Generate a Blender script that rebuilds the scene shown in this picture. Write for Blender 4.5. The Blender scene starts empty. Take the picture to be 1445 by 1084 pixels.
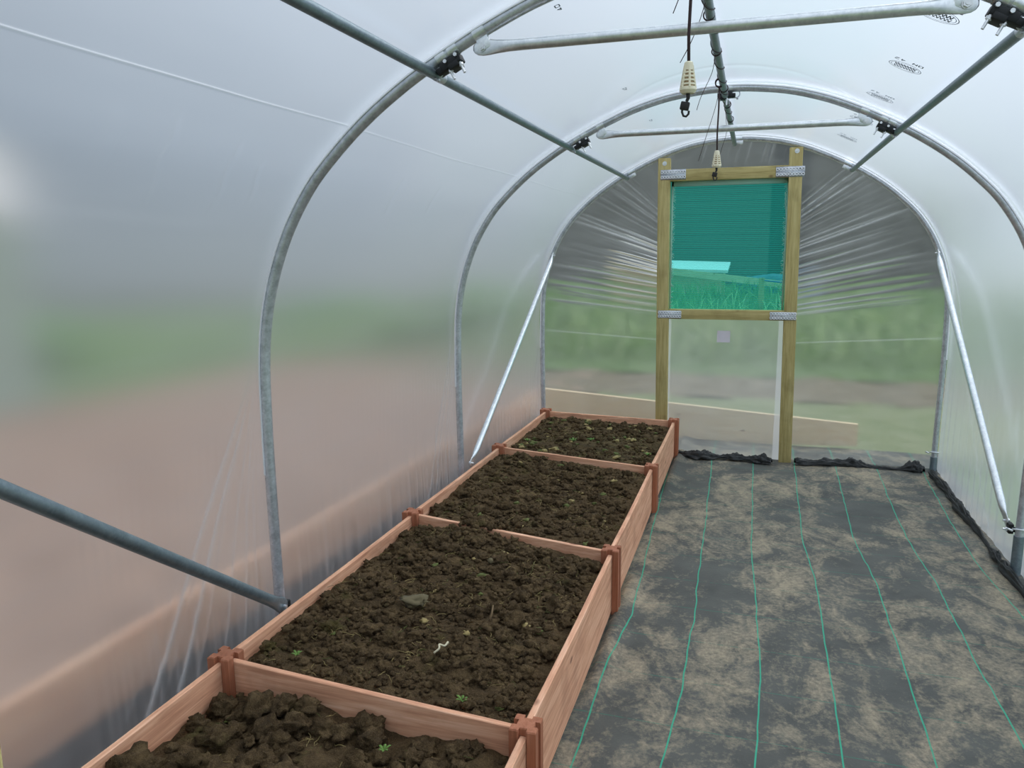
import bpy, bmesh, math, random
import numpy as np
from mathutils import Vector, Matrix, noise
random.seed(7); rng = np.random.default_rng(11)
sc = bpy.context.scene
C = sc.collection
PI = math.pi

# ------------------------------------------------------------------ camera
CAM = Vector((0.18, 0.0, 1.64))
YAW, PITCH, ROLL, FPX = 0.3072, 0.1731, 0.0094, 1078.5
F = Vector((-math.sin(YAW)*math.cos(PITCH), math.cos(YAW)*math.cos(PITCH), -math.sin(PITCH)))
R0 = F.cross(Vector((0, 0, 1))).normalized(); U0 = R0.cross(F)
R = math.cos(ROLL)*R0 - math.sin(ROLL)*U0; U = math.sin(ROLL)*R0 + math.cos(ROLL)*U0
cd = bpy.data.cameras.new('camera'); cam = bpy.data.objects.new('camera', cd); C.objects.link(cam)
cd.sensor_width = 36.0; cd.lens = FPX/1445*36.0; cd.clip_start = 0.02; cd.clip_end = 300
cam.matrix_world = Matrix(((R.x, U.x, -F.x, CAM.x), (R.y, U.y, -F.y, CAM.y), (R.z, U.z, -F.z, CAM.z), (0, 0, 0, 1)))
sc.camera = cam
vs = sc.view_settings
vs.view_transform = 'Standard'; vs.look = 'None'; vs.gamma = 1.0; vs.use_curve_mapping = False
vs.exposure = 0.24

# ------------------------------------------------------------------ node helper
class N:
    def __init__(s, tree): s.t = tree; s.n = tree.nodes; s.n.clear()
    def a(s, typ, ins=None, **kw):
        nd = s.n.new(typ)
        for k, v in kw.items(): setattr(nd, k, v)
        for k, v in (ins or {}).items():
            sk = nd.inputs[k]
            if isinstance(v, bpy.types.NodeSocket): s.t.links.new(v, sk)
            else: sk.default_value = v
        return nd
    def ramp(s, fac, stops):
        nd = s.a('ShaderNodeValToRGB', {'Fac': fac}); cr = nd.color_ramp
        while len(cr.elements) < len(stops): cr.elements.new(.5)
        for e, (p, c) in zip(cr.elements, stops):
            e.position = p; e.color = (c[0], c[1], c[2], 1)
        return nd.outputs['Color']
    def math(s, op, a, b=0.0, c=0.0, clamp=False):
        nd = s.a('ShaderNodeMath', {0: a, 1: b, 2: c}, operation=op); nd.use_clamp = clamp
        return nd.outputs[0]
    def mix(s, fac, a, b, blend='MIX'):
        nd = s.a('ShaderNodeMix', data_type='RGBA', blend_type=blend)
        for k, v in ((0, fac), (6, a), (7, b)):
            if isinstance(v, bpy.types.NodeSocket): s.t.links.new(v, nd.inputs[k])
            else: nd.inputs[k].default_value = v if k == 0 else (v[0], v[1], v[2], 1)
        return nd.outputs[2]
    def noise(s, vec, scale, detail=4, rough=.55, dist=0.0):
        return s.a('ShaderNodeTexNoise', {'Vector': vec, 'Scale': scale, 'Detail': detail, 'Roughness': rough, 'Distortion': dist}).outputs['Fac']
    def mapping(s, vec, scale=(1, 1, 1), loc=(0, 0, 0), rot=(0, 0, 0)):
        return s.a('ShaderNodeMapping', {'Vector': vec, 'Scale': scale, 'Location': loc, 'Rotation': rot}).outputs[0]
def sr(r, g, b):
    f = lambda c: ((c/255+.055)/1.055)**2.4 if c/255 > .04045 else c/255/12.92
    return (f(r), f(g), f(b))

# ------------------------------------------------------------------ sky (bright overcast)
w = bpy.data.worlds.new('overcast_sky'); sc.world = w; w.use_nodes = True
n = N(w.node_tree)
tc = n.a('ShaderNodeTexCoord').outputs['Generated']
sep = n.a('ShaderNodeSeparateXYZ', {0: tc})
el = n.math('MULTIPLY_ADD', sep.outputs[2], .5, .5)
base = n.ramp(el, [(0.0, (.10, .10, .09)), (.485, (.20, .22, .20)), (.515, (.36, .42, .44)), (.60, (.38, .46, .55)), (.74, (.72, .82, .95)), (1.0, (1.15, 1.25, 1.38))])
side = n.math('MULTIPLY_ADD', sep.outputs[0], .52, .95)          # cloud thinner towards +X
ahead = n.math('MULTIPLY_ADD', sep.outputs[1], .10, side)
cl = n.noise(n.mapping(tc, (1, 1, 2.2)), 2.2, 5, .55)
cl = n.math('MULTIPLY_ADD', cl, .5, .75)
k = n.math('MULTIPLY', ahead, cl)
col = n.mix(1.0, base, n.a('ShaderNodeCombineXYZ', {0: k, 1: k, 2: k}).outputs[0], 'MULTIPLY')
bg = n.a('ShaderNodeBackground', {'Color': col, 'Strength': 1.0})
n.a('ShaderNodeOutputWorld', {'Surface': bg.outputs[0]})
sd = bpy.data.lights.new('sun', 'SUN'); sd.energy = .8; sd.angle = math.radians(25); sd.color = (1, .97, .92)
sun = bpy.data.objects.new('sun', sd); C.objects.link(sun)
sun.rotation_euler = (math.radians(-32), math.radians(28), 0)

# ------------------------------------------------------------------ materials
def mat(name):
    m = bpy.data.materials.new(name); m.use_nodes = True
    return m, N(m.node_tree)
def finish(n, color, rough=.6, metal=0.0, bump=None, bstr=.3, bdist=.01, spec=.5, **extra):
    ins = {'Base Color': color if isinstance(color, bpy.types.NodeSocket) else (*color, 1), 'Roughness': rough, 'Metallic': metal, 'Specular IOR Level': spec}
    if bump is not None:
        ins['Normal'] = n.a('ShaderNodeBump', {'Height': bump, 'Strength': bstr, 'Distance': bdist}).outputs[0]
    ins.update(extra)
    p = n.a('ShaderNodeBsdfPrincipled', ins)
    n.a('ShaderNodeOutputMaterial', {'Surface': p.outputs[0]})
M = {}
def plain(name, c, rough=.6, metal=0.0, var=.12, scale=20, spec=.5):
    m, n = mat(name)
    o = n.a('ShaderNodeTexCoord').outputs['Object']
    f = n.noise(o, scale, 4)
    col = n.mix(f, tuple(x*(1-var) for x in c), tuple(min(1, x*(1+var)) for x in c))
    finish(n, col, rough, metal, f, .15, .003, spec); M[name] = m
plain('black_iron', sr(30, 32, 34), .55, .3)
plain('black_plastic', sr(28, 24, 24), .5)
plain('cord', sr(58, 42, 44), .85)
plain('cream_plastic', sr(236, 228, 200), .5, 0, .04)
plain('brown_inner', sr(176, 150, 118), .7)
plain('zinc', sr(225, 228, 230), .35, .75, .1, 120)
plain('white_zinc', sr(240, 242, 245), .4, .2, .05, 120)
plain('white_tape', sr(240, 242, 246), .6, 0, .03)
plain('white_label', sr(226, 220, 228), .6, 0, .02)
plain('ink', sr(122, 134, 146), .8, 0, .25, 300)
plain('steel_ring', sr(235, 238, 240), .15, 1.0, .03)
plain('stone', sr(98, 88, 62), .9, 0, .25, 60)
plain('pebble', sr(160, 150, 110), .9, 0, .25, 60)
plain('twig', sr(110, 90, 62), .9, 0, .2, 90)
plain('pale_root', sr(205, 195, 165), .85, 0, .1, 90)
plain('green_leaf', sr(92, 124, 50), .7, 0, .25, 60)
plain('glint_white', sr(245, 240, 236), .8, 0, .03, 3)
plain('white_roof', sr(235, 238, 240), .6, 0, .03, 3)
plain('blue_tarp', sr(76, 112, 140), .6)
plain('blue_rope', sr(40, 90, 170), .7)
plain('bush', sr(112, 148, 88), .9, 0, .35, 9)
plain('bush_dark', sr(84, 112, 84), .9, 0, .45, 9)
plain('grass_blade', sr(138, 172, 104), .7, 0, .55, 1.6)
plain('pale_blade', sr(206, 224, 160), .7, 0, .2, 3)
plain('slate', sr(90, 92, 98), .7, 0, .15, 3)
plain('dark_door', sr(52, 56, 58), .6)

# galvanised tube: mottled spangle
def galv(name, a, b, rough=.38, metal=.85):
    m, n = mat(name)
    o = n.a('ShaderNodeTexCoord').outputs['Object']
    v = n.a('ShaderNodeTexVoronoi', {'Vector': o, 'Scale': 130.0}).outputs['Color']
    f1 = n.noise(o, 28, 5, .65)
    f2 = n.noise(n.mapping(o, (1, 1, .35)), 160, 3)
    f = n.math('ADD', n.math('MULTIPLY', f1, .75), n.math('MULTIPLY', v, .18))
    col = n.ramp(f, [(.30, a), (.62, b), (.80, tuple(min(1, x*1.15) for x in b))])
    rg = n.math('MULTIPLY_ADD', f1, .25, rough-.1)
    finish(n, col, rg, metal, f2, .08, .001)
    M[name] = m
galv('galvanised', sr(176, 182, 190), sr(216, 220, 228), .34, .68)
galv('galvanised_dull', sr(116, 130, 138), sr(140, 154, 162), .42, .7)
galv('galvanised_bright', sr(206, 212, 216), sr(236, 240, 242), .30, .8)

def wood(name, axis, cols, knot=sr(110, 60, 40), rough=.75, ring=1.0):
    m, n = mat(name)
    o = n.a('ShaderNodeTexCoord').outputs['Object']
    inf = n.a('ShaderNodeObjectInfo').outputs['Random']
    off = n.a('ShaderNodeCombineXYZ', {0: inf, 1: n.math('MULTIPLY', inf, 7.3), 2: n.math('MULTIPLY', inf, 3.1)}).outputs[0]
    p = n.a('ShaderNodeVectorMath', {0: o, 1: off}, operation='ADD').outputs[0]
    s = [22, 22, 22]; s[axis] = 1.3
    g = n.noise(n.mapping(p, tuple(s)), 2.2, 5, .6, .6)
    s2 = [90, 90, 90]; s2[axis] = 3
    g2 = n.noise(n.mapping(p, tuple(s2)), 2.5, 3)
    gg = n.math('ADD', n.math('MULTIPLY', g, .7), n.math('MULTIPLY', g2, .3))
    c = n.ramp(gg, [(.30, cols[0]), (.50, cols[1]), (.70, cols[2])])
    sk = [3.2, 3.2, 3.2]; sk[axis] = 1.7
    kv = n.a('ShaderNodeTexVoronoi', {'Vector': n.mapping(p, tuple(sk)), 'Scale': 2.1}).outputs['Distance']
    kf = n.a('ShaderNodeMapRange', {'Value': kv, 'From Min': .055, 'From Max': .10, 'To Min': 1.0, 'To Max': 0.0}).outputs[0]
    c = n.mix(n.math('MULTIPLY', kf, .75), c, knot)
    st = n.noise(p, 5, 4)
    stf = n.a('ShaderNodeMapRange', {'Value': st, 'From Min': .52, 'From Max': .75, 'To Min': 0.0, 'To Max': .45}).outputs[0]
    c = n.mix(stf, c, tuple(x*.72 for x in cols[0]))
    finish(n, c, rough, 0, gg, .25, .002)
    M[name] = m
bedc = (sr(180, 122, 92), sr(216, 160, 126), sr(238, 192, 160))
for i, ax in enumerate('xyz'): wood('bed_wood_'+ax, i, bedc)
for i, ax in enumerate('xyz'): wood('post_wood_'+ax, i, (sr(132, 78, 52), sr(164, 102, 72), sr(182, 122, 94)))
for i, ax in enumerate('xyz'): wood('treated_'+ax, i, (sr(150, 132, 78), sr(184, 168, 110), sr(206, 192, 138)), sr(96, 58, 24))
wood('plank_y', 1, (sr(206, 150, 118), sr(226, 176, 142), sr(240, 200, 164)))
wood('plank_x', 0, (sr(228, 190, 150), sr(242, 212, 174), sr(250, 226, 192)))

# polythene cover: cloudy translucent sheet, blurs what lies behind it
def film(name, haze, rough, tint=(.95, .965, .98), hz=(.88, .915, .95), grime=.0):
    m, n = mat(name)
    o = n.a('ShaderNodeTexCoord').outputs['Object']
    lw = n.a('ShaderNodeLayerWeight', {'Blend': .5}).outputs['Facing']
    g = n.math('POWER', lw, 2.2)
    nz = n.math('ADD', n.math('MULTIPLY', n.noise(n.mapping(o, (.6, .35, .6)), 4.0, 3), .6), n.math('MULTIPLY', n.noise(n.mapping(o, (1, .22, 2.6)), 7.0, 4, .6, .4), .4))
    spk = n.a('ShaderNodeTexVoronoi', {'Vector': o, 'Scale': 26.0}).outputs['Distance']
    spk = n.a('ShaderNodeMapRange', {'Value': spk, 'From Min': .035, 'From Max': .06, 'To Min': .30, 'To Max': .0}).outputs[0]
    h = n.math('ADD', n.math('MULTIPLY_ADD', g, .62, haze), n.math('ADD', spk, n.math('MULTIPLY_ADD', nz, .34, -.17)), clamp=True)
    at = n.a('ShaderNodeAttribute', attribute_name='pale_and_sheen').outputs['Fac']     # whitens creases and pale edges; also painted fold highlights and hoop reflection
    h = n.math('ADD', h, n.math('MULTIPLY', at, .72), clamp=True)
    bmp = n.a('ShaderNodeBump', {'Height': n.noise(o, 900, 2), 'Strength': .05, 'Distance': .0005}).outputs[0]
    refr = n.a('ShaderNodeBsdfRefraction', {'Color': (*tint, 1), 'Roughness': rough, 'IOR': 1.12})
    tr = n.a('ShaderNodeBsdfTranslucent', {'Color': (*hz, 1)})
    df = n.a('ShaderNodeBsdfDiffuse', {'Color': (.75, .8, .82, 1)})
    cloudy = n.a('ShaderNodeMixShader', {0: .22, 1: tr.outputs[0], 2: df.outputs[0]})
    body = n.a('ShaderNodeMixShader', {0: h, 1: refr.outputs[0], 2: cloudy.outputs[0]})
    gl = n.a('ShaderNodeBsdfGlossy', {'Color': (1, 1, 1, 1), 'Roughness': .22, 'Normal': bmp})
    fr = n.a('ShaderNodeFresnel', {'IOR': 1.35}).outputs[0]
    fr2 = n.math('MINIMUM', fr, .45)
    out = n.a('ShaderNodeMixShader', {0: fr2, 1: body.outputs[0], 2: gl.outputs[0]})
    n.a('ShaderNodeOutputMaterial', {'Surface': out.outputs[0]})
    M[name] = m
film('film', .155, .45)
film('gable_film', .13, .28, tint=(.90, .94, .93))
film('door_film', .27, .28, tint=(.90, .95, .93))

# green windbreak netting
m, n = mat('green_netting')
o = n.a('ShaderNodeTexCoord').outputs['Object']
wv = n.a('ShaderNodeTexWave', {'Vector': o, 'Scale': 22.0, 'Distortion': .6, 'Detail': 1.0}, bands_direction='Z').outputs['Fac']
tr = n.a('ShaderNodeBsdfTransparent', {'Color': (.30, .95, .86, 1)})
tl = n.a('ShaderNodeBsdfTranslucent', {'Color': (*sr(62, 222, 205), 1)})
df = n.a('ShaderNodeBsdfDiffuse', {'Color': (*sr(56, 196, 182), 1)})
cl = n.a('ShaderNodeMixShader', {0: .45, 1: tl.outputs[0], 2: df.outputs[0]})
fac = n.math('MULTIPLY_ADD', wv, .09, .31)
mx = n.a('ShaderNodeMixShader', {0: fac, 1: tr.outputs[0], 2: cl.outputs[0]})
n.a('ShaderNodeOutputMaterial', {'Surface': mx.outputs[0]}); M['green_netting'] = m

# soil
m, n = mat('soil')
o = n.a('ShaderNodeTexCoord').outputs['Object']
f1 = n.noise(o, 16, 8, .7); f2 = n.noise(o, 120, 6, .7); f3 = n.noise(o, 7, 4)
c = n.ramp(f1, [(.28, sr(50, 39, 26)), (.5, sr(92, 74, 51)), (.72, sr(130, 108, 76))])
c = n.mix(n.a('ShaderNodeMapRange', {'Value': f2, 'From Min': .56, 'From Max': .75, 'To Min': 0.0, 'To Max': .6}).outputs[0], c, sr(128, 108, 74))
f4 = n.noise(o, 330, 4, .7)
c = n.mix(n.a('ShaderNodeMapRange', {'Value': f4, 'From Min': .5, 'From Max': .72, 'To Min': 0.0, 'To Max': .5}).outputs[0], c, sr(142, 122, 88))
c = n.mix(n.a('ShaderNodeMapRange', {'Value': f4, 'From Min': .5, 'From Max': .3, 'To Min': 0.0, 'To Max': .5}).outputs[0], c, sr(34, 27, 19))
mo = n.a('ShaderNodeMapRange', {'Value': f3, 'From Min': .60, 'From Max': .72, 'To Min': 0.0, 'To Max': .35}).outputs[0]
c = n.mix(mo, c, sr(92, 92, 42))
hh = n.math('ADD', f2, n.math('MULTIPLY', n.noise(o, 45, 6, .7), 1.4))
finish(n, c, .95, 0, hh, 1.0, .014, .15); M['soil'] = m

# woven ground sheet; UV u counts the green guide threads, v runs along the tunnel
m, n = mat('ground_sheet')
tcn = n.a('ShaderNodeTexCoord'); o = tcn.outputs['Object']; uv = tcn.outputs['UV']
s = n.a('ShaderNodeSeparateXYZ', {0: uv})
def line(coord, width, nd):
    fr_ = n.math('FRACT', n.math('ADD', coord, .5))
    d = n.math('ABSOLUTE', n.math('SUBTRACT', fr_, .5))
    return n.a('ShaderNodeMapRange', {'Value': d, 'From Min': width*.6, 'From Max': width, 'To Min': 1.0, 'To Max': 0.0}).outputs[0]
l1 = line(s.outputs[0], .0125, n); l2 = line(s.outputs[1], .009, n)
big = n.noise(n.mapping(o, (1, .8, 1)), 1.9, 8, .68, .9)
mid = n.noise(n.mapping(o, (1.0, .7, 1), (3, 1, 0)), 9, 7, .7, 1.0)
fine = n.noise(o, 55, 6, .72)
dust = n.math('ADD', n.math('MULTIPLY', big, .62), n.math('MULTIPLY', mid, .38))
dust = n.math('ADD', dust, n.math('MULTIPLY_ADD', fine, .24, -.12))
dm = n.a('ShaderNodeMapRange', {'Value': dust, 'From Min': .465, 'From Max': .60, 'To Min': 0.0, 'To Max': .95}).outputs[0]
c0 = n.mix(n.noise(o, 4, 5), sr(48, 50, 49), sr(98, 99, 93))
c1 = n.mix(fine, sr(118, 109, 92), sr(172, 159, 134))
c = n.mix(dm, c0, c1)
l2m = n.math('MULTIPLY', l2, n.a('ShaderNodeMapRange', {'Value': mid, 'From Min': .48, 'From Max': .6, 'To Min': .55, 'To Max': .0}).outputs[0])
c = n.mix(l2m, c, sr(40, 118, 98))
l1m = n.math('MULTIPLY', l1, n.a('ShaderNodeMapRange', {'Value': dust, 'From Min': .5, 'From Max': .72, 'To Min': .95, 'To Max': .25}).outputs[0])
c = n.mix(l1m, c, sr(48, 158, 126))
hh = n.math('ADD', n.math('MULTIPLY', fine, .5), n.math('MULTIPLY', mid, 1.5))
finish(n, c, .72, 0, hh, .5, .01, .35); M['ground_sheet'] = m
plain('sheet_edge', sr(34, 36, 36), .6, 0, .5, 14)

def ground_mat(name, a, b, scale=3):
    m, n = mat(name)
    o = n.a('ShaderNodeTexCoord').outputs['Object']
    f = n.noise(o, scale, 8, .65)
    finish(n, n.ramp(f, [(.3, a), (.7, b)]), .95, 0, f, .6, .03, .2); M[name] = m
ground_mat('grass_ground', sr(92, 114, 72), sr(122, 140, 96))
ground_mat('bare_earth', sr(128, 104, 90), sr(168, 140, 122))
ground_mat('worn_grass', sr(116, 126, 88), sr(140, 142, 110))
ground_mat('dug_earth', sr(104, 96, 80), sr(140, 128, 108))
m, n = mat('cladding')
o = n.a('ShaderNodeTexCoord').outputs['Object']
sz = n.a('ShaderNodeSeparateXYZ', {0: o}).outputs[2]
fr_ = n.math('FRACT', n.math('MULTIPLY', sz, 6.1))
c = n.mix(n.math('LESS_THAN', fr_, .13), sr(112, 108, 104), sr(86, 83, 80))
finish(n, c, .8, 0, fr_, .6, .02); M['cladding'] = m

# ------------------------------------------------------------------ object helpers
def link(name, me, m, parent=None, smooth=True):
    o = bpy.data.objects.new(name, me); C.objects.link(o)
    for mm in (m if isinstance(m, (list, tuple)) else [m]): me.materials.append(M[mm])
    if smooth: me.shade_smooth()
    if parent is not None:
        o.parent = parent
        o.matrix_parent_inverse = Matrix.Identity(4)
        o.location = -Vector(parent['_w']) if '_w' in parent else (0, 0, 0)
    return o
def tag(o, label=None, cat=None, group=None, kind=None):
    if label: o['label'] = label
    if cat: o['category'] = cat
    if group: o['group'] = group
    if kind: o['kind'] = kind
    return o
WPOS = {}
def empty(name, label, cat, loc=(0, 0, 0), group=None, kind=None):
    o = bpy.data.objects.new(name, None); C.objects.link(o); o.location = loc; o.empty_display_size = .05
    return tag(o, label, cat, group, kind)
class MB:
    def __init__(s): s.v = []; s.f = []; s.mi = []
    def add(s, vs_, fs, mi=0):
        b = len(s.v); s.v += [tuple(p) for p in vs_]; s.f += [tuple(i+b for i in f) for f in fs]; s.mi += [mi]*len(fs)
        return s
    def box(s, lo, hi, bev=0.0, mi=0):
        lo = Vector(lo); hi = Vector(hi)
        return s.obox((lo+hi)/2, (hi-lo)/2, (1, 0, 0), (0, 1, 0), (0, 0, 1), bev, mi)
    def obox(s, c, h, ax, ay, az, bev=0.0, mi=0):
        bm = bmesh.new(); bmesh.ops.create_cube(bm, size=2)
        for v in bm.verts: v.co = Vector((v.co.x*h[0], v.co.y*h[1], v.co.z*h[2]))
        if bev: bmesh.ops.bevel(bm, geom=bm.edges[:], offset=bev, segments=2, affect='EDGES', profile=.5)
        A = Matrix((Vector(ax), Vector(ay), Vector(az))).transposed(); c = Vector(c)
        bm.verts.ensure_lookup_table()
        s.add([A @ v.co + c for v in bm.verts], [[v.index for v in f.verts] for f in bm.faces], mi); bm.free(); return s
    def tube(s, pts, r, seg=14, caps=True, mi=0, up=None, sx=None, sy=None):
        P = [Vector(p) for p in pts]; nP = len(P)
        if not isinstance(r, (list, tuple)): r = [r]*nP
        T = []
        for i in range(nP):
            a = P[max(i-1, 0)]; b = P[min(i+1, nP-1)]; T.append((b-a).normalized())
        u = Vector(up) if up is not None else (Vector((0, 0, 1)) if abs(T[0].z) < .9 else Vector((0, 1, 0)))
        vs_ = []; fs = []
        for i in range(nP):
            u = (u - T[i]*u.dot(T[i])).normalized(); v = T[i].cross(u)
            ax = sx[i] if sx else 1.0; ay = sy[i] if sy else 1.0
            for k in range(seg):
                a = 2*PI*k/seg
                vs_.append(P[i] + u*(math.cos(a)*r[i]*ax) + v*(math.sin(a)*r[i]*ay))
        for i in range(nP-1):
            for k in range(seg):
                k2 = (k+1) % seg
                fs.append((i*seg+k, i*seg+k2, (i+1)*seg+k2, (i+1)*seg+k))
        if caps:
            fs.append(tuple(range(seg))[::-1]); fs.append(tuple((nP-1)*seg+k for k in range(seg)))
        return s.add(vs_, fs, mi)
    def torus(s, c, nrm, R_, r, seg=28, s2=8, arc=(0, 2*PI), mi=0):
        nrm = Vector(nrm).normalized(); a = nrm.orthogonal().normalized(); b = nrm.cross(a); c = Vector(c)
        full = abs(arc[1]-arc[0]-2*PI) < 1e-6
        pts = [c + (a*math.cos(t)+b*math.sin(t))*R_ for t in np.linspace(arc[0], arc[1], seg+1)]
        if full: pts += [pts[1]]
        return s.tube(pts, r, s2, not full, mi, up=nrm)
    def prism(s, poly, z0, z1, mi=0, f=lambda p: p):
        k = len(poly)
        vs_ = [f(Vector((x, y, z0))) for x, y in poly] + [f(Vector((x, y, z1))) for x, y in poly]
        fs = [tuple(range(k))[::-1], tuple(range(k, 2*k))] + [(i, (i+1) % k, k+(i+1) % k, k+i) for i in range(k)]
        return s.add(vs_, fs, mi)
    def ico(s, c, r, sub=2, rough=.25, freq=2.0, squash=(1, 1, 1), mi=0):
        bm = bmesh.new(); bmesh.ops.create_icosphere(bm, subdivisions=sub, radius=1)
        off = Vector((random.uniform(-50, 50), random.uniform(-50, 50), random.uniform(-50, 50)))
        rot = Matrix.Rotation(random.uniform(0, 6.28), 3, 'Z') @ Matrix.Rotation(random.uniform(0, 6.28), 3, 'X')
        out = []
        for v in bm.verts:
            p = rot @ v.co
            d = 1 + rough*noise.noise(p*freq+off)*1.7 + rough*.9*noise.noise(p*freq*2.7+off) + (rough*.8*noise.noise(p*freq*6+off) if sub > 2 else 0)
            p = p*d*r
            out.append((c[0]+p.x*squash[0], c[1]+p.y*squash[1], c[2]+p.z*squash[2]))
        bm.verts.ensure_lookup_table()
        s.add(out, [[v.index for v in f.verts] for f in bm.faces], mi); bm.free(); return s
    def build(s, name, m, parent=None, smooth=True, auto=None):
        me = bpy.data.meshes.new(name)
        me.from_pydata(s.v, [], s.f); me.update()
        o = link(name, me, m, None, smooth)
        if len(set(s.mi)) > 1: me.polygons.foreach_set('material_index', s.mi)
        if auto is not None:
            me.set_sharp_from_angle(angle=math.radians(auto))
        if parent is not None:
            o.parent = parent; o.location = -parent.location
        return o
def grid_mesh(name, X, Y, Z, m, attrs=None, uv=None):
    h, w_ = X.shape
    me = bpy.data.meshes.new(name)
    co = np.stack([X, Y, Z], -1).reshape(-1, 3).astype(np.float32)
    idx = np.arange(h*w_).reshape(h, w_)
    q = np.stack([idx[:-1, :-1], idx[:-1, 1:], idx[1:, 1:], idx[1:, :-1]], -1).reshape(-1, 4)
    me.vertices.add(len(co)); me.vertices.foreach_set('co', co.ravel())
    me.loops.add(q.size); me.loops.foreach_set('vertex_index', q.ravel().astype(np.int32))
    me.polygons.add(len(q)); me.polygons.foreach_set('loop_start', np.arange(0, q.size, 4, dtype=np.int32))
    me.polygons.foreach_set('loop_total', np.full(len(q), 4, dtype=np.int32))
    me.update(calc_edges=True); me.validate()
    if attrs is not None:
        a = me.attributes.new('pale_and_sheen', 'FLOAT', 'POINT'); a.data.foreach_set('value', attrs.ravel().astype(np.float32))
    if uv is not None:
        l = me.uv_layers.new(name='UVMap'); uvv = np.stack(uv, -1).reshape(-1, 2)[q.ravel()]
        l.data.foreach_set('uv', uvv.ravel().astype(np.float32))
    return link(name, me, m)

# ------------------------------------------------------------------ hoop profile
HY = [0.43, 2.34, 4.25, 6.18]          # hoop positions along the tunnel
half = [(1.5, -.12), (1.502, .3), (1.507, .7), (1.507, 1.02), (1.497, 1.28), (1.460, 1.485), (1.386, 1.68), (1.283, 1.845), (1.17, 1.965), (1.04, 2.075), (.89, 2.175), (.75, 2.25), (.62, 2.312), (.47, 2.372), (.30, 2.418), (.12, 2.442), (0, 2.446)]
ctrl = half + [(-x, z) for x, z in half[-2::-1]]
def catmull(P, k):
    out = []
    for i in range(len(P)-1):
        p0 = np.array(P[max(i-1, 0)]); p1 = np.array(P[i]); p2 = np.array(P[i+1]); p3 = np.array(P[min(i+2, len(P)-1)])
        for t in np.arange(k)/k:
            out.append(.5*((2*p1)+(p2-p0)*t+(2*p0-5*p1+4*p2-p3)*t*t+(3*p1-p0-3*p2+p3)*t**3))
    out.append(np.array(P[-1])); return np.array(out)
prof = catmull(ctrl, 10)                                # right foot -> ridge -> left foot
seglen = np.r_[0, np.cumsum(np.linalg.norm(np.diff(prof, axis=0), axis=1))]
L = seglen[-1]
tan = np.gradient(prof, axis=0); tan /= np.linalg.norm(tan, axis=1)[:, None]
nrm = np.stack([tan[:, 1], -tan[:, 0]], 1)              # outward
def at_s(s, off=0.0):
    x = np.interp(s, seglen, prof[:, 0]); z = np.interp(s, seglen, prof[:, 1])
    nx = np.interp(s, seglen, nrm[:, 0]); nz = np.interp(s, seglen, nrm[:, 1])
    return x+nx*off, z+nz*off, nx, nz
def s_of_x(x):                                          # arc position for |x|<1.45 on the crown
    i = np.where((prof[:, 1] > 1.3))[0]
    return float(np.interp(-x, -prof[i, 0], seglen[i]))

# ------------------------------------------------------------------ floor (woven ground sheet)
LX = {0: [(6.0, -.40), (4.33, -.338), (3.24, -.290), (2.74, -.325), (2.15, -.319)],
      1: [(6.05, -.085), (4.54, -.046), (3.89, -.034), (3.25, -.018), (2.68, -.021), (2.24, -.043)],
      2: [(6.09, .225), (4.2, .222), (3.55, .249), (2.86, .265), (2.33, .248)],
      3: [(6.11, .529), (4.46, .499), (3.88, .535), (3.05, .526), (2.41, .522)],
      4: [(6.13, .821), (4.54, .781), (3.87, .819), (3.13, .807), (2.49, .80)],
      5: [(6.17, 1.108), (4.62, 1.069), (4.02, 1.095), (3.27, 1.088), (2.7, 1.099)],
      6: [(6.18, 1.424), (4.83, 1.364), (4.2, 1.356), (3.72, 1.391)]}
gx_ = np.linspace(-1.95, 1.75, 260); gy_ = np.linspace(-.3, 6.75, 420)
GX, GY = np.meshgrid(gx_, gy_)
def nfield(X, Y, f, seed=0, fn=noise.noise):
    return np.array([fn(Vector((x*f[0], y*f[1], seed))) for x, y in zip(X.ravel(), Y.ravel())]).reshape(X.shape)
lines = np.zeros((7, len(gy_)))
for i in range(7):
    a = sorted(LX[i]); lines[i] = np.interp(gy_, [p[0] for p in a], [p[1] for p in a])
    lines[i] += [.006*noise.noise(Vector((y*3.1, i*9.1, 0)))+.004*noise.noise(Vector((y*9, i*5.1, 3))) for y in gy_]
Uv = np.zeros_like(GX)
for j in range(len(gy_)):
    xs = lines[:, j]
    xe = np.r_[xs[0]-.29*4-.29*2, xs[0]-.29, xs, xs[-1]+.29, xs[-1]+.58]
    ue = np.r_[-6, -1, np.arange(7), 7, 8]
    Uv[j] = np.interp(gx_, xe, ue)
wr = nfield(GX, GY, (1.6, 2.2), 3.3)
wr2 = nfield(GX, GY, (5, 9), 8.3)
wr3 = nfield(GX, GY, (2.2, 14), 18.3)
GZ = .010*wr + .004*wr2 + .004*np.maximum(wr3, 0)
GZ += .05*np.exp(-((GX+.34)/.05)**2)*np.clip(nfield(GX, GY, (.1, 2.1), 5.5)+.25, 0, 1)*(GX > -.375)   # turned up against the bed
Vv = GY/.31 + .05*wr + .03*wr2
inside = (GX > -1.49) & (GX < 1.49)
floor = grid_mesh('floor', GX, GY, GZ-.006, 'ground_sheet', None, (Uv, Vv)); tag(floor, kind='structure')

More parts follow.
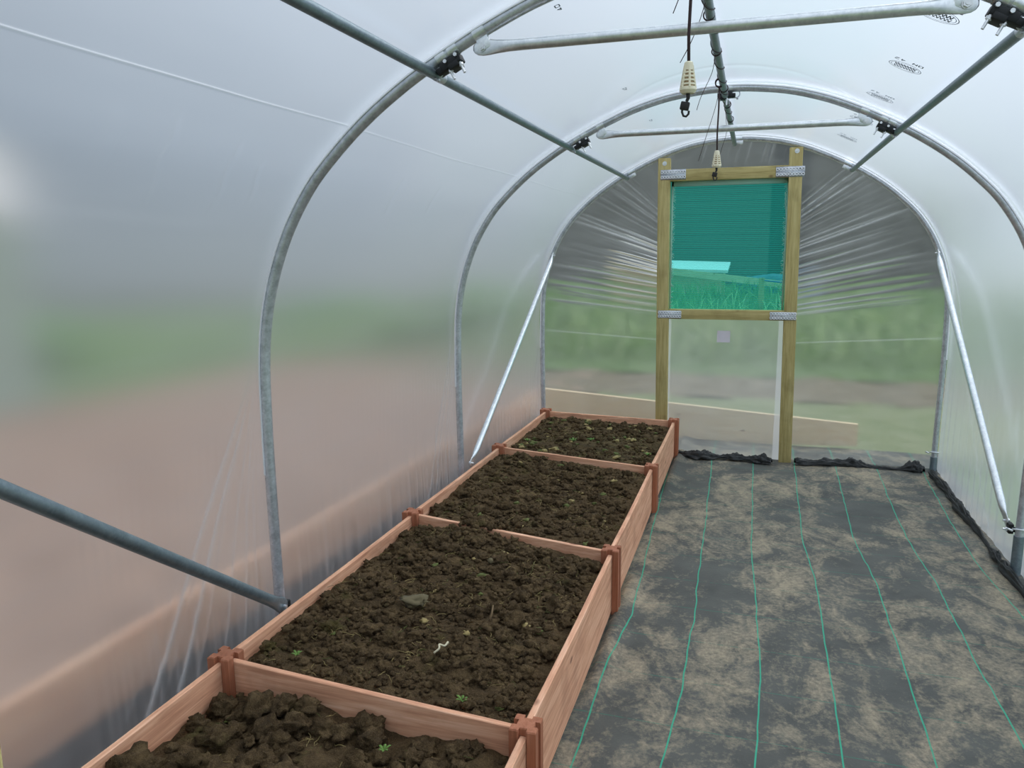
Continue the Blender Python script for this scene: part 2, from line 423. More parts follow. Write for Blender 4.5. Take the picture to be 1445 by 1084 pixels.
# bunched edge of the sheet along the far end wall and the right wall
def crumple(path, w0, h0, seed, parent, name):
    path = catmull([np.array(p) for p in path], 22); nP = len(path); seg = 30
    V = []; Fc = []
    for i, p in enumerate(path):
        t = path[min(i+1, nP-1)]-path[max(i-1, 0)]; t /= np.linalg.norm(t); nn = np.array([t[1], -t[0]])
        kk = .65+.8*noise.noise(Vector((i*.06, seed, 0)))
        for q in range(seg):
            a = PI*q/(seg-1); r = 1+.5*noise.noise(Vector((i*.16, a*2.2, seed)))+.28*noise.noise(Vector((i*.5, a*6, seed+4)))
            w_ = w0*max(.35, kk)*r; h_ = h0*max(.3, kk)*r
            V.append((p[0]+nn[0]*math.cos(a)*w_, p[1]+nn[1]*math.cos(a)*w_, max(-.01, math.sin(a)*h_)))
    for i in range(nP-1):
        for q in range(seg-1): Fc.append((i*seg+q, i*seg+q+1, (i+1)*seg+q+1, (i+1)*seg+q))
    return MB().add(V, Fc).build(name, 'sheet_edge', parent)
crumple([(-.40, 6.13), (-.2, 6.06), (0, 6.10), (.2, 6.09), (.36, 6.05)], .045, .05, 2.2, floor, 'sheet_fold')
crumple([(.53, 6.07), (.75, 6.11), (.95, 6.13), (1.15, 6.11), (1.35, 6.12), (1.42, 6.08)], .05, .06, 9.2, floor, 'sheet_fold')
crumple([(1.46, 6.0), (1.475, 5.6), (1.465, 5.2), (1.475, 4.8), (1.465, 4.45), (1.46, 4.3), (1.47, 3.8), (1.47, 3.0), (1.47, 2.0)], .026, .052, 5.7, floor, 'sheet_fold')

# ------------------------------------------------------------------ polythene cover
FO = .0275                                               # sheet lies on the outside of the tubes
def cover(name, s0, s1, ds, ygrid, extra=None, folds=None, sref=None):
    S = np.arange(s0, s1, ds); S = np.r_[S[S < s1-ds*.4], s1]
    if sref is not None:
        for c in sref: S = np.r_[S, c+np.arange(-.016, .0161, .0016)]
        S = np.unique(np.round(S[(S >= s0) & (S <= s1)], 5))
    SS, YY = np.meshgrid(S, ygrid)
    x, z, nx, nz = at_s(S, FO)
    D = np.zeros_like(SS); A = np.zeros_like(SS)
    # sheet pulls in a little between hoops
    for a, b in zip(HY[:-1], HY[1:]):
        mk = (YY >= a) & (YY <= b); t = (YY-a)/(b-a)
        D[mk] -= (.014*np.sin(PI*t)**.8)[mk]
    for h_ in HY: A += .22*np.exp(-np.abs(YY-h_)/.035)  # light reflected off the hoops, painted as a pale halo on the sheet
    if folds: folds(SS, YY, D, A)
    X = x[None, :]+nx[None, :]*D; Z = z[None, :]+nz[None, :]*D
    o = grid_mesh(name, X, YY, Z, 'film', A); tag(o, kind='structure'); return o
yc = np.unique(np.round(np.r_[np.arange(.43, 6.2, .03), 6.2], 4))
yl = np.unique(np.round(np.r_[np.arange(.43, 1.5, .02), np.arange(1.5, 2.40, .006), np.arange(2.4, 3.6, .012), np.arange(3.6, 4.3, .008), np.arange(4.3, 6.2, .014), 6.2], 4))
sA = s_of_x(.81); sB = s_of_x(-.81)
scr = s_of_x(-1.10)
zl = lambda SS: np.interp(SS, seglen, prof[:, 1])
def ridge(d, w_): return np.exp(-np.abs(d)/w_)
def left_folds(SS, YY, D, A):
    Z = zl(SS)
    # long fold line high on the sheet
    wob = .004*np.interp(YY.ravel(), yl, [noise.noise(Vector((y*1.7, 0, 1))) for y in yl]).reshape(YY.shape)
    d = SS-(scr+wob); stren = .35+.65*np.clip((2.6-YY)/1.0, 0, 1)
    D += .0028*np.exp(-(d/.0035)**2)*stren; A += .75*np.exp(-(d/.0028)**2)*stren
    sc2 = float(np.interp(-.80, -prof[len(prof)//2:, 1], seglen[len(prof)//2:]))   # faint lower line
    d = SS-sc2; A += .12*np.exp(-(d/.003)**2)
    # tension folds that fan out of the hoop legs
    fans = []
    for hy, st, zt in ((2.34, 1.0, 1.235), (4.25, .8, 1.14), (6.18, .35, .9)):
        for sl, k in ((.66, 1.0), (.535, .95), (.43, .45), (.30, .55), (.17, .5), (.09, .4), (.60, .3), (.80, .25)):
            if st < .9: sl *= .74
            fans.append((hy-.022, zt-.05*((k*7) % 1), sl*(1 if True else 0), k*st))
    for y0, z0, sl, k in fans:
        t = (z0-Z)                       # distance below the origin
        yl_ = y0 - sl*t
        w_ = .0045+.004*np.clip(t, 0, 1)
        f = ridge(YY-yl_, w_)*np.clip(t*6, 0, 1)*k
        D += .0075*f; A += .80*f*np.clip(t*3, 0, 1)*k  # raises each fold and paints its bright highlight into the sheet
    # fine vertical pleats along the foot of the sheet
    pl = np.interp(YY.ravel(), yl, [noise.noise(Vector((y*17, 0, 7)))+.6*noise.noise(Vector((y*41, 0, 2))) for y in yl]).reshape(YY.shape)
    fade = np.clip((.75-Z)/.6, 0, 1)
    D += .006*pl*fade; A += .10*np.clip(pl, 0, 1)*fade
    pl2 = np.interp(YY.ravel(), yl, [math.sin(y*150+3*noise.noise(Vector((y*3, 0, 0)))) for y in yl]).reshape(YY.shape)
    D += .0006*pl2*np.clip(1-abs(Z-.85)/.3, 0, 1)
    # soft pale band and water-run creases under the fold line
    A += .10*np.exp(-((Z-1.73-.02*np.sin(YY*2))/.012)**2)*np.clip((2.15-YY)/.3, 0, 1)*np.clip((YY-1.3)/.2, 0, 1)
    for yk, za, zb_ in ((1.47, 1.80, 1.96), (1.66, 1.76, 1.97), (1.93, 1.74, 1.94), (2.08, 1.78, 1.90), (3.0, 1.78, 1.93), (3.4, 1.80, 1.92)):
        d = YY-(yk-.045*np.clip((Z-za)/(zb_-za), 0, 1)**3+.006*np.sin(Z*60)); m_ = np.clip((Z-za)/.03, 0, 1)*np.clip((zb_-Z)/.02, 0, 1)
        A += .09*np.exp(-(d/.006)**2)*m_; D += .0022*np.exp(-((d-.006)/.009)**2)*m_
    # soft broad undulations
    D += .006*np.sin(Z*9+YY*.7)*np.clip((1.9-Z), 0, 1)*np.clip(Z, 0, 1)
def right_folds(SS, YY, D, A):
    Z = zl(SS)
    pl = np.sin(YY*46+2*np.sin(YY*5)); D += .003*pl*np.clip((.9-Z)/.7, 0, 1)
    for y0, z0, sl, k in ((6.15, 1.62, .45, .8), (4.22, 1.5, .35, .5), (4.22, 1.9, -.3, .3)):
        t = (z0-Z); f = ridge(YY-(y0-sl*t-.25*t*t), .02)*np.clip(t*5, 0, 1)*k
        D += .006*f; A += .28*f
def ceil_folds(SS, YY, D, A):
    # the soft pale band that bows ahead of the second hoop
    t = (SS-L/2)/.62; yb = 4.25-.42*np.clip(1-t*t, 0, 1)
    f = np.exp(-((YY-yb)/.03)**2)*(np.abs(t) < 1)
    A += .10*f; D += .002*f
ceiling = cover('ceiling', sA, sB, .02, np.unique(np.round(np.r_[np.arange(.43, 6.2, .015), 6.2], 4)), folds=ceil_folds)
wall_right = cover('wall_right', 0.04, sA, .02, np.unique(np.round(np.r_[np.arange(.43, 6.2, .015), 6.2], 4)), folds=right_folds)
wall_left = cover('wall_left', sB, L-.04, .013, yl, folds=left_folds, sref=[scr])

# ------------------------------------------------------------------ end wall film around the door
def ztop(x): return float(np.interp(abs(x), *[np.array(q) for q in zip(*sorted([(p[0], p[1]) for p in prof[:len(prof)//2+1] if p[1] > 1.15]))]))
PLX, PRX = -.51, .435                                    # centre lines of the door posts
def gable(name, x0, x1, zmin, side=0):
    xs = np.linspace(x0, x1, max(3, int((x1-x0)/.006)))
    zt = np.array([ztop(x)+.012 if abs(x) < 1.5 else 1.02 for x in xs])
    T = np.linspace(0, 1, 330)
    X = np.repeat(xs[None, :], len(T), 0); Z = zmin+(zt-zmin)[None, :]*T[:, None]
    D = np.zeros_like(X); A = np.zeros_like(X)
    rr = random.Random(5+side)
    if side:
        px = PLX-.045 if side < 0 else PRX+.045
        u = (X-px)*side                                   # distance from the door post
        nf = 34
        for k in range(nf):
            q = (k+rr.uniform(-.35, .35))/(nf-1)
            ze = 1.13+.86*q                               # height at the post
            sl = (.10+.28*q+.62*q**3)*(1.0 if side < 0 else .95)
            if side > 0 and q < .5: sl += .06
            bow = rr.uniform(-.04, .05)
            ln = rr.uniform(.65, 1.05)*(1.0-.35*q)
            zz = ze+sl*u-bow*u*u
            w_ = .0045+.010*u
            env = np.clip(1.15-u/ln, 0, 1)**.7*np.clip(u/.012, 0, 1)
            st = rr.uniform(.25, 1.0)**1.3
            f = ridge(Z-zz, w_)*env*st
            D -= (.018+.022*u)*f; A += 2.2*f*f  # white highlights along the folds are painted in as well
        for (ze, sl) in ((.92, .06),):
            A += .45*np.exp(-((Z-(ze+sl*u))/.004)**2)
    else:
        for k in range(14):
            xc = rr.uniform(x0+.03, x1-.03)
            f = ridge(X-xc-.25*(Z-2.3), .006)*np.clip((Z-2.24)*9, 0, 1)*rr.uniform(.2, .8)
            D -= .006*f; A += .25*f
    pl = np.sin(X*70)*.0015*np.clip((.5-Z)*2, 0, 1); D += pl
    o = grid_mesh(name, X, 6.212+D*.9+.004, Z, 'gable_film', np.clip(A, 0, 1)); return o
wb = gable('wall_back', -1.525, PLX-.03, .0, -1); tag(wb, kind='structure')
g2 = gable('wall_back', PRX+.03, 1.525, .0, 1); tag(g2, kind='structure')
g3 = gable('wall_back', PLX-.03, PRX+.03, 2.2, 0); tag(g3, kind='structure')

# ------------------------------------------------------------------ far door frame
DY0, DY1 = 6.135, 6.20
door = empty('door_1', None, None, (0, DY1, 0), kind='structure')
def slant(p, a, b):                                       # post leans a touch
    return Vector((p.x+a+(b-a)*p.z/2.3, p.y, p.z))
def post(cx, zt, a, b):
    mb = MB(); bm = bmesh.new(); bmesh.ops.create_cube(bm, size=1)
    zt2 = zt
    for v in bm.verts:
        v.co = Vector((cx+v.co.x*.092, (DY0+DY1)/2+v.co.y*(DY1-DY0), (v.co.z+.5)*(zt2+.03)-.03))
    bmesh.ops.bevel(bm, geom=bm.edges[:], offset=.003, segments=2, affect='EDGES', profile=.5)
    bm.verts.ensure_lookup_table()
    mb.add([slant(v.co, a, b) for v in bm.verts], [[v.index for v in f.verts] for f in bm.faces]); bm.free()
    return mb.build('door_post', 'treated_z', door, auto=40)
post(PLX, 2.325, .012, -.016); post(PRX, 2.362, .024, -.010)
MB().box((PLX+.030, DY0+.002, 2.152), (PRX-.040, DY1-.002, 2.238), .003).build('lintel', 'treated_x', door, auto=40)
MB().box((PLX+.046, DY0+.002, 1.095), (PRX-.034, DY1-.002, 1.172), .003).build('middle_rail', 'treated_x', door, auto=40)
def nail_plate(cx, cz, w_=.19, h_=.075, tilt=0.0):
    mb = MB(); y = DY0-.0015
    mb.box((cx-w_/2, y-.0008, cz-h_/2), (cx+w_/2, y+.002, cz+h_/2))
    nx_, nz_ = 9, 2
    for i in range(nx_):
        for j in range(nz_):
            px = cx-w_/2+(i+.5)*w_/nx_; pz = cz-h_/2+(j+.5)*h_/nz_
            mb.torus((px, y-.002, pz), (0, 1, 0), .0090, .0030, 12, 6, mi=1)
    mb.build('nail_plate', ['galvanised', 'white_zinc'], door)
nail_plate(PLX+.055, 2.200); nail_plate(PRX-.045, 2.190, .2); nail_plate(PLX+.055, 1.130, .18, .06); nail_plate(PRX-.045, 1.130, .19, .06)
for x, z in ((PLX-.012, 2.285), (PRX-.005, 2.335)):
    mb = MB(); mb.tube([(x, DY0-.002, z), (x, DY0+.003, z)], .017, 18); mb.tube([(x, DY0-.010, z), (x, DY0-.001, z)], [.007, .009], 6)
    mb.build('bolt', 'zinc', door, auto=40)
# netting in the upper opening, its cut edge fraying over the frame
xs = np.linspace(PLX+.02, PRX-.02, 90); zs = np.linspace(1.12, 2.2, 100); NX, NZ = np.meshgrid(xs, zs)
ny = DY1+.006+.004*np.sin(NX*9)*np.sin(NZ*7)
net = grid_mesh('netting', NX, ny, NZ, 'green_netting'); net.parent = door; net.location = -door.location
mb = MB(); rr = random.Random(3)
for side, x0 in ((-1, PLX+.046), (1, PRX-.052)):
    for k in range(150):
        z = rr.uniform(1.18, 2.14); l = rr.uniform(.008, .028)
        mb.tube([(x0, DY1+.001, z), (x0-side*l*.6, DY1-.004, z+rr.uniform(-.01, .01)), (x0-side*l, DY1-.002, z+rr.uniform(-.018, .018))], .0011, 4)
    mb.box((x0-.006, DY1-.002, 1.17), (x0+.008, DY1+.002, 2.15))
mb.box((PLX+.04, DY1-.002, 2.115), (PRX-.04, DY1+.002, 2.155)); mb.tube([(.365, DY1+.002, 2.05), (.385, DY1+.002, 1.78)], .004, 6)
m, n = mat('net_fray'); finish(n, sr(170, 214, 200), .7); M['net_fray'] = m
mb.build('frayed_edge', 'net_fray', door)
# cloudy sheet over the lower opening
xs = np.linspace(PLX+.02, PRX-.02, 140); zs = np.linspace(-.01, 1.12, 120); NX, NZ = np.meshgrid(xs, zs)
ny = DY1+.004+.003*np.sin(NX*6+NZ*3)+.0012*np.sin(NX*60)*np.clip(.4-NZ, 0, 1)
AA = .5*((NX < PLX+.062) | (NX > PRX-.068)).astype(float)
df_ = grid_mesh('door_sheet', NX, ny, NZ, 'door_film', AA); df_.parent = door; df_.location = -door.location
lab = MB().box((-.089, DY1-.004, .912), (.010, DY1-.002, 1.003)).build('square_label', 'white_label', door, smooth=False)
lab['label'] = 'small blank white square stuck on the lower door sheet'

# near door frame (the camera stands in this doorway)
door2 = empty('door_2', None, None, (0, .42, 0), kind='structure')
for cx in (-.468, .56):
    MB().box((cx-.045, .37, -.03), (cx+.045, .435, 2.34), .003).build('door_post', 'treated_z', door2, auto=40)
MB().box((-.423, .372, 2.15), (.515, .433, 2.235), .003).build('lintel', 'treated_x', door2, auto=40)
for a, b, nm in ((-1.525, -.48, 'wall_front'), (.57, 1.525, 'wall_front')):
    xs = np.linspace(a, b, 40); zt = np.array([ztop(x)+.012 if abs(x) < 1.5 else 1.02 for x in xs])
    T = np.linspace(0, 1, 30)
    o = grid_mesh(nm, np.repeat(xs[None], 30, 0), np.full((30, 40), .402), zt[None]*T[:, None], 'film'); tag(o, kind='structure')

# ------------------------------------------------------------------ hoops
HR = .020
names = ['galvanised steel hoop at the doorway behind the camera', 'large galvanised steel hoop, nearest of those in view, standing behind the raised bed',
         'galvanised steel hoop in the middle, between the nearest hoop and the end wall', 'galvanised steel hoop framing the end wall with the door']
pts3 = lambda y: [(p[0], y, p[1]) for p in prof]
for i, y in enumerate(HY):
    root = empty('hoop', names[i], 'hoop', (0, y, 0), 'hoops of the tunnel frame')
    MB().tube(pts3(y), HR, 16, up=(0, 1, 0)).build('bent_tube', 'galvanised', root)
    mb = MB(); S = np.linspace(.95, L-.95, 160)
    xo, zo, nx, nz = at_s(S, 0)
    V = []; Fc = []; AN = np.radians([-72, -48, -24, 0, 24, 48, 72])
    for a in range(len(S)):
        for rr_ in (HR+.0006, HR+.003):
            for an in (AN if rr_ < HR+.001 else AN[::-1]):
                V.append((xo[a]+nx[a]*rr_*math.cos(an), y+rr_*math.sin(an), zo[a]+nz[a]*rr_*math.cos(an)))
    for a in range(len(S)-1):
        for q in range(14): Fc.append((a*14+q, a*14+(q+1) % 14, a*14+14+(q+1) % 14, a*14+14+q))
    mb.add(V, Fc).build('foam_tape', 'white_tape', root)
    for sx_ in (-1, 1):
        MB().tube([(sx_*1.5, y, -.15), (sx_*1.501, y, .10 if i == 3 else .20)], .0245, 16).build('ground_tube', 'galvanised_dull', root, auto=40)
        mb = MB(); zc = .135 if i == 3 else .235
        mb.torus((sx_*1.5, y, zc), (0, .25, 1), .030, .0045)
        mb.tube([(sx_*1.46, y-.03, zc), (sx_*1.44, y-.012, zc+.004)], .006, 8)
        mb.build('clip_ring', 'zinc', root)

# ------------------------------------------------------------------ purlins
def purlin(pts, label):
    root = empty('purlin', label, 'purlin', pts[0], 'purlins along the tunnel')
    MB().tube(pts, .0160, 14).build('straight_tube', 'galvanised_dull', root)
    for p in pts[:-1]:
        mb = MB(); q = Vector(p)
        mb.tube([q+Vector((0, .02, 0)), q+Vector((0, .075, 0))], .0172, 14, up=(0, 0, 1))
        mb.build('sleeve', 'galvanised', root, auto=40)
    return root
PX, PZ = .812, 2.188
purlin([(-PX+.005, HY[0], PZ-.003), (-PX, HY[1], PZ), (-PX-.008, HY[2], PZ+.002), (-PX, HY[3]-.01, PZ)], 'long galvanised tube running along the left shoulder of the tunnel')
purlin([(PX, HY[0], PZ), (PX, HY[1], PZ), (PX-.008, HY[2], PZ), (PX, HY[3]-.01, PZ)], 'long galvanised tube running along the right shoulder of the tunnel')
purlin([(0.0, HY[0], 2.41), (0.0, HY[1], 2.41), (-.008, HY[2], 2.408), (-.012, HY[3]-.01, 2.408)], 'long galvanised tube running under the ridge with string wound on it')

# ------------------------------------------------------------------ clamps where purlins cross hoops
def clamp(y, x, label, small=False):
    s = s_of_x(x); hx, hz, nx, nz = at_s(s)
    t = Vector((nz, 0, -nx))                      # along the hoop
    if t.z < 0 or (abs(x) < .1 and t.x < 0): t = -t
    nin = Vector((-nx, 0, -nz)); Yv = Vector((0, 1, 0)); p = Vector((hx, y, hz))
    root = empty('pipe_clamp', label, 'clamp', p, 'clamps joining hoops and purlins')
    mb = MB()
    for d in (.035, .078):
        q = p+t*d; mb.tube([q-t*.017, q+t*.017], HR+.0022, 16, up=(0, 1, 0))
    mb.build('band', 'galvanised_bright', root, auto=40)
    mb = MB()
    c = p+t*.055+nin*.034
    mb.obox(c, (.036, .022, .014), t, Yv, nin, .004)
    mb.obox(p+t*.062+nin*.048, (.018, .026, .009), t, Yv, nin, .003)
    mb.obox(p+t*.018+nin*.038, (.016, .020, .010), t, Yv, nin, .003)
    mb.build('saddle', 'black_iron', root, auto=40)
    for d in (.044, .082):
        mb = MB(); q = p+t*d+nin*.040-Yv*.012
        mb.tube([q, q+nin*.045+Yv*-.004], .0042, 8)
        mb.tube([q+nin*.012, q+nin*.020], .008, 6)
        mb.tube([p+t*d+nin*.026-Yv*.024, p+t*d+nin*.026-Yv*.030], .006, 8)
        mb.build('bolt', 'zinc', root, auto=40)
    mb = MB(); q = p+nin*.030
    mb.torus(q, (0, 1, 0), .0190, .0032, 20, 6); mb.tube([q+nin*.018-t*.008, q+nin*.027-t*.008], .0055, 6)
    mb.build('purlin_saddle', 'galvanised', root)
for hy, where in ((HY[1], 'nearest hoop'), (HY[2], 'middle hoop')):
    clamp(hy, -.812, 'black iron clamp with bolts where the left purlin crosses the '+where)
    clamp(hy, .812, 'black iron clamp with bolts where the right purlin crosses the '+where)
    clamp(hy, .045, 'black iron clamp with bolts where the ridge purlin meets the '+where)
# small bright brackets at the end wall
for x, nm in ((-.812, 'left'), (.812, 'right'), (.0, 'ridge')):
    s = s_of_x(x+(.05 if x == 0 else 0)); hx, hz, nx, nz = at_s(s); t = Vector((nz, 0, -nx)); t = -t if t.z < 0 else t; p = Vector((hx, HY[3]-.004, hz))
    root = empty('end_bracket', 'small zinc bracket tying the %s purlin to the end wall hoop' % nm, 'bracket', p, 'brackets on the end wall hoop')
    mb = MB(); q = p+t*.03; mb.tube([q-t*.02, q+t*.035], HR+.002, 14, up=(0, 1, 0)); mb.build('band', 'galvanised_bright', root, auto=40)
    nin = Vector((-nx, 0, -nz)); mb = MB(); mb.obox(p+t*.03+nin*.028-Vector((0, .012, 0)), (.028, .003, .014), t, (0, 1, 0), nin, .001)
    mb.tube([p+t*.03+nin*.03-Vector((0, .03, 0)), p+t*.03+nin*.03-Vector((0, .005, 0))], .005, 8); mb.build('plate', 'zinc', root, auto=40)

# ------------------------------------------------------------------ tubes with flattened bolted ends
def flat_tube(name, label, cat, a, b, r, m, group, flat_n=(0, 1, 0), bolts=True, dark=None):
    a = Vector(a); b = Vector(b); d = (b-a); Ln = d.length; d.normalize()
    root = empty(name, label, cat, a, group)
    ts = [-.002, .004, .014, .03, .05, .075, .11, .15]; ts = ts+[Ln/2]+[Ln-x for x in ts[::-1]]
    fl = [.15, .2, .2, .2, .24, .55, .9, 1]; fl = fl+[1]+fl[::-1]
    wd = [.45, .95, 1.3, 1.45, 1.38, 1.2, 1.05, 1]; wd = wd+[1]+wd[::-1]
    MB().tube([a+d*t for t in ts], r, 18, up=flat_n, sx=fl, sy=wd).build('flattened_tube', m, root)
    fn = Vector(flat_n)
    for q in (a+d*.026, b-d*.026):
        mb = MB(); mb.tube([q-fn*.016, q+fn*.016], .0055, 8); mb.tube([q-fn*.014, q-fn*.007], .0105, 6); mb.tube([q-fn*.007, q-fn*.0055], .0135, 14)
        mb.build('bolt', 'zinc', root, auto=40)
    return root
for i, (y, w_) in enumerate(((HY[1], 'nearest'), (HY[2], 'middle'))):
    dz = 0
    root = flat_tube('tie_bar', 'galvanised tie bar bolted across the top of the %s hoop' % w_, 'bar', (-.672, y-.006, 2.250+dz), (.688, y-.006, 2.246+dz), .0165, 'galvanised_bright', 'tie bars across the hoops')
    for sg in (-1, 1):
        s = s_of_x(sg*.655); hx, hz, nx, nz = at_s(s); t = Vector((nz, 0, -nx)); p = Vector((hx, y, hz)); nin = Vector((-nx, 0, -nz))
        mb = MB(); mb.tube([p-t*.02, p+t*.02], HR+.0024, 16, up=(0, 1, 0))
        for e in (-.009, .004): mb.obox(p+nin*.036+Vector((0, e, 0)), (.019, .0016, .020), t, (0, 1, 0), nin, .001)
        mb.build('hoop_band', 'galvanised_bright', root, auto=40)
BG = 'braces at the tunnel ends'
flat_tube('brace', 'pale diagonal brace leaning from the end wall hoop down behind the left beds', 'brace', (-1.395, HY[3]-.045, 1.61), (-1.462, HY[2]+.05, .32), .0185, 'galvanised_bright', BG, (1, 0, 0))
flat_tube('brace', 'bright white diagonal brace against the right wall near the end door', 'brace', (1.395, HY[3]-.045, 1.61), (1.462, HY[2]+.06, .235), .0195, 'galvanised_bright', BG, (-1, 0, 0))
flat_tube('brace', 'dark grey diagonal brace entering from the left edge to the foot of the nearest hoop', 'brace', (-1.41, HY[0]+.05, 1.68), (-1.450, HY[1]-.035, .325), .0205, 'galvanised_dull', BG, (1, 0, 0))
flat_tube('brace', 'diagonal brace from the doorway hoop to the right foot of the nearest hoop', 'brace', (1.41, HY[0]+.05, 1.68), (1.462, HY[1]-.035, .325), .0205, 'galvanised_dull', BG, (-1, 0, 0))
# feet of the braces
for x, y, z, nm in ((-1.462, HY[1]-.028, .318, 'dark iron foot bracket joining the dark brace to the nearest hoop leg'), (1.470, HY[2]+.045, .225, 'dark iron foot bracket joining the white brace to the right hoop leg')):
    root = empty('foot_bracket', nm, 'bracket', (x, y, z), 'foot brackets of the braces')
    sx_ = 1 if x > 0 else -1
    mb = MB(); mb.obox((x, y, z), (.012, .024, .026), (1, 0, 0), (0, 1, 0), (0, 0, 1), .005); mb.tube([(x+sx_*.02, y+(.03 if x < 0 else -.03), z), (x-sx_*.012, y, z)], .014, 10)
    mb.build('plate', 'black_iron', root, auto=40)
    mb = MB(); mb.tube([(x-sx_*.035, y-.012, z-.004), (x+sx_*.01, y-.012, z-.004)], .005, 8); mb.tube([(x-sx_*.024, y-.012, z-.004), (x-sx_*.016, y-.012, z-.004)], .010, 6); mb.build('bolt', 'zinc', root, auto=40)
ring = MB().torus((1.347, 3.40, .018), (0.15, -.55, .8), .042, .0055, 40, 10).build('steel_ring', 'steel_ring')
tag(ring, 'shiny steel ring lying on the ground sheet at the right edge', 'ring')

# ------------------------------------------------------------------ cord hangers under the ridge
def hanger(y, x, zc, label, k=1.0, first=True):
    root = empty('cord_hanger', label, 'hanger', (x, y, 2.41), 'cord hangers under the ridge')
    o = lambda *p: (x+p[0], y+p[1], p[2])
    mb = MB(); mb.tube([o(0, 0, 2.392), o(.001, 0, 2.3), o(-.002, 0, (2.3+zc)/2), o(0, 0, zc+.035)], .0042*k, 8)
    for e in (-.012, 0, .010): mb.torus(o(0, e, 2.41), (0.1, 1, .1), .0185, .0030, 22, 6)
    mb.build('cord', 'cord', root)
    # ribbed cone
    h = .078; r0, r1 = .0115, .0225
    mb = MB(); inner = [(zc+h/2-.004, r0-.002), (zc-h/2+.006, r1-.0045)]
    mb.tube([o(0, 0, z) for z, r in inner], [r for z, r in inner], 20)
    mb.build('cone_core', 'brown_inner', root, auto=40)
    mb = MB()
    zs_ = [zc+h/2, zc+h/2-.003, zc+h/2-.022]; rs = [r0-.003, r0, r0+.0022]
    mb.tube([o(0, 0, z) for z in zs_], rs, 24)
    for q in range(5):
        z = zc+h/2-.028-q*.0098; r = r0+(r1-r0)*(zc+h/2-z)/h
        mb.tube([o(0, 0, z+.0022), o(0, 0, z-.0022)], [r-.0002, r+.0002], 24)
    zb = zc-h/2+.010; mb.tube([o(0, 0, zb+.004), o(0, 0, zb-.004), o(0, 0, zc-h/2-.002)], [r1-.001, r1, r1-.006], 24)
    for q in range(6):
        a = PI/6+q*PI/3+.3; ca, sa = math.cos(a), math.sin(a)
        mb.tube([o(ca*(r0-.001), sa*(r0-.001), zc+h/2-.01), o(ca*(r1-.0022), sa*(r1-.0022), zb)], .0032, 6)
    mb.build('ribbed_cone', 'cream_plastic', root, auto=35)
    zk = zc-h/2-.002
    mb = MB(); mb.tube([o(0, 0, zk+.004), o(.001, 0, zk-.012), o(-.003, 0, zk-.020)], [.0055, .005, .004], 8)
    mb.obox(Vector(o(-.007, 0, zk-.031)), (.012, .006, .011), (.97, 0, -.2), (0, 1, 0), (.2, 0, .97), .003)
    P = [(-.013, zk-.036), (-.014, zk-.046), (-.010, zk-.056), (-.003, zk-.058), (.003, zk-.052), (.004, zk-.044)]
    mb.tube([o(a, 0, b) for a, b in P], .0030, 8)
    mb.build('hook', 'black_plastic', root, auto=40)
    return root
h1 = hanger(2.17, -.012, 2.086, 'cream ribbed cone on a brown cord, nearer one, hanging beside the ridge tube', 1.0)
h2 = hanger(3.92, -.022, 2.063, 'cream ribbed cone on a brown cord, farther one, in front of the door lintel', .9)
def strand(root, pts, r=.0013):
    MB().tube(catmull([np.array(p) for p in pts], 6), r, 6).build('loose_strand', 'cord', root)
strand(h1, [(0, 2.2, 2.395), (-.02, 2.17, 2.34), (-.045, 2.16, 2.27), (-.055, 2.16, 2.245)])
strand(h1, [(-.005, 2.60, 2.39), (-.022, 2.59, 2.33), (-.045, 2.58, 2.27), (-.075, 2.58, 2.215)])
strand(h2, [(-.01, 3.30, 2.40), (-.02, 3.3, 2.33), (-.06, 3.3, 2.24), (-.075, 3.3, 2.19)])
strand(h2, [(-.02, 3.95, 2.40), (-.04, 3.95, 2.30), (-.075, 3.95, 2.18), (-.11, 3.95, 2.06)])
strand(h2, [(-.02, 4.6, 2.40), (-.01, 4.6, 2.28), (-.03, 4.6, 2.2), (-.05, 4.6, 2.12)])
rp = empty('string_winding', 'thin brown string wound round the ridge tube between the two cone hangers', 'string', (0, 3, 2.41))
mb = MB(); pts = []
for k in range(0, 521):
    t = k/520; y = 2.45+2.6*t; a = t*2*PI*9
    xr = -.008*max(0, (y-2.34)/1.91) if y < 4.25 else -.008
    pts.append((xr+math.cos(a)*.0178, y, 2.409+math.sin(a)*.0178))
mb.tube(pts, .0017, 5)
for yy in (2.8, 3.3, 4.05, 4.5, 5.0):
    mb.torus((-.006, yy, 2.409), (.1, 1, 0), .0182, .0026, 18, 5)
mb.build('wound_string', 'cord', rp)

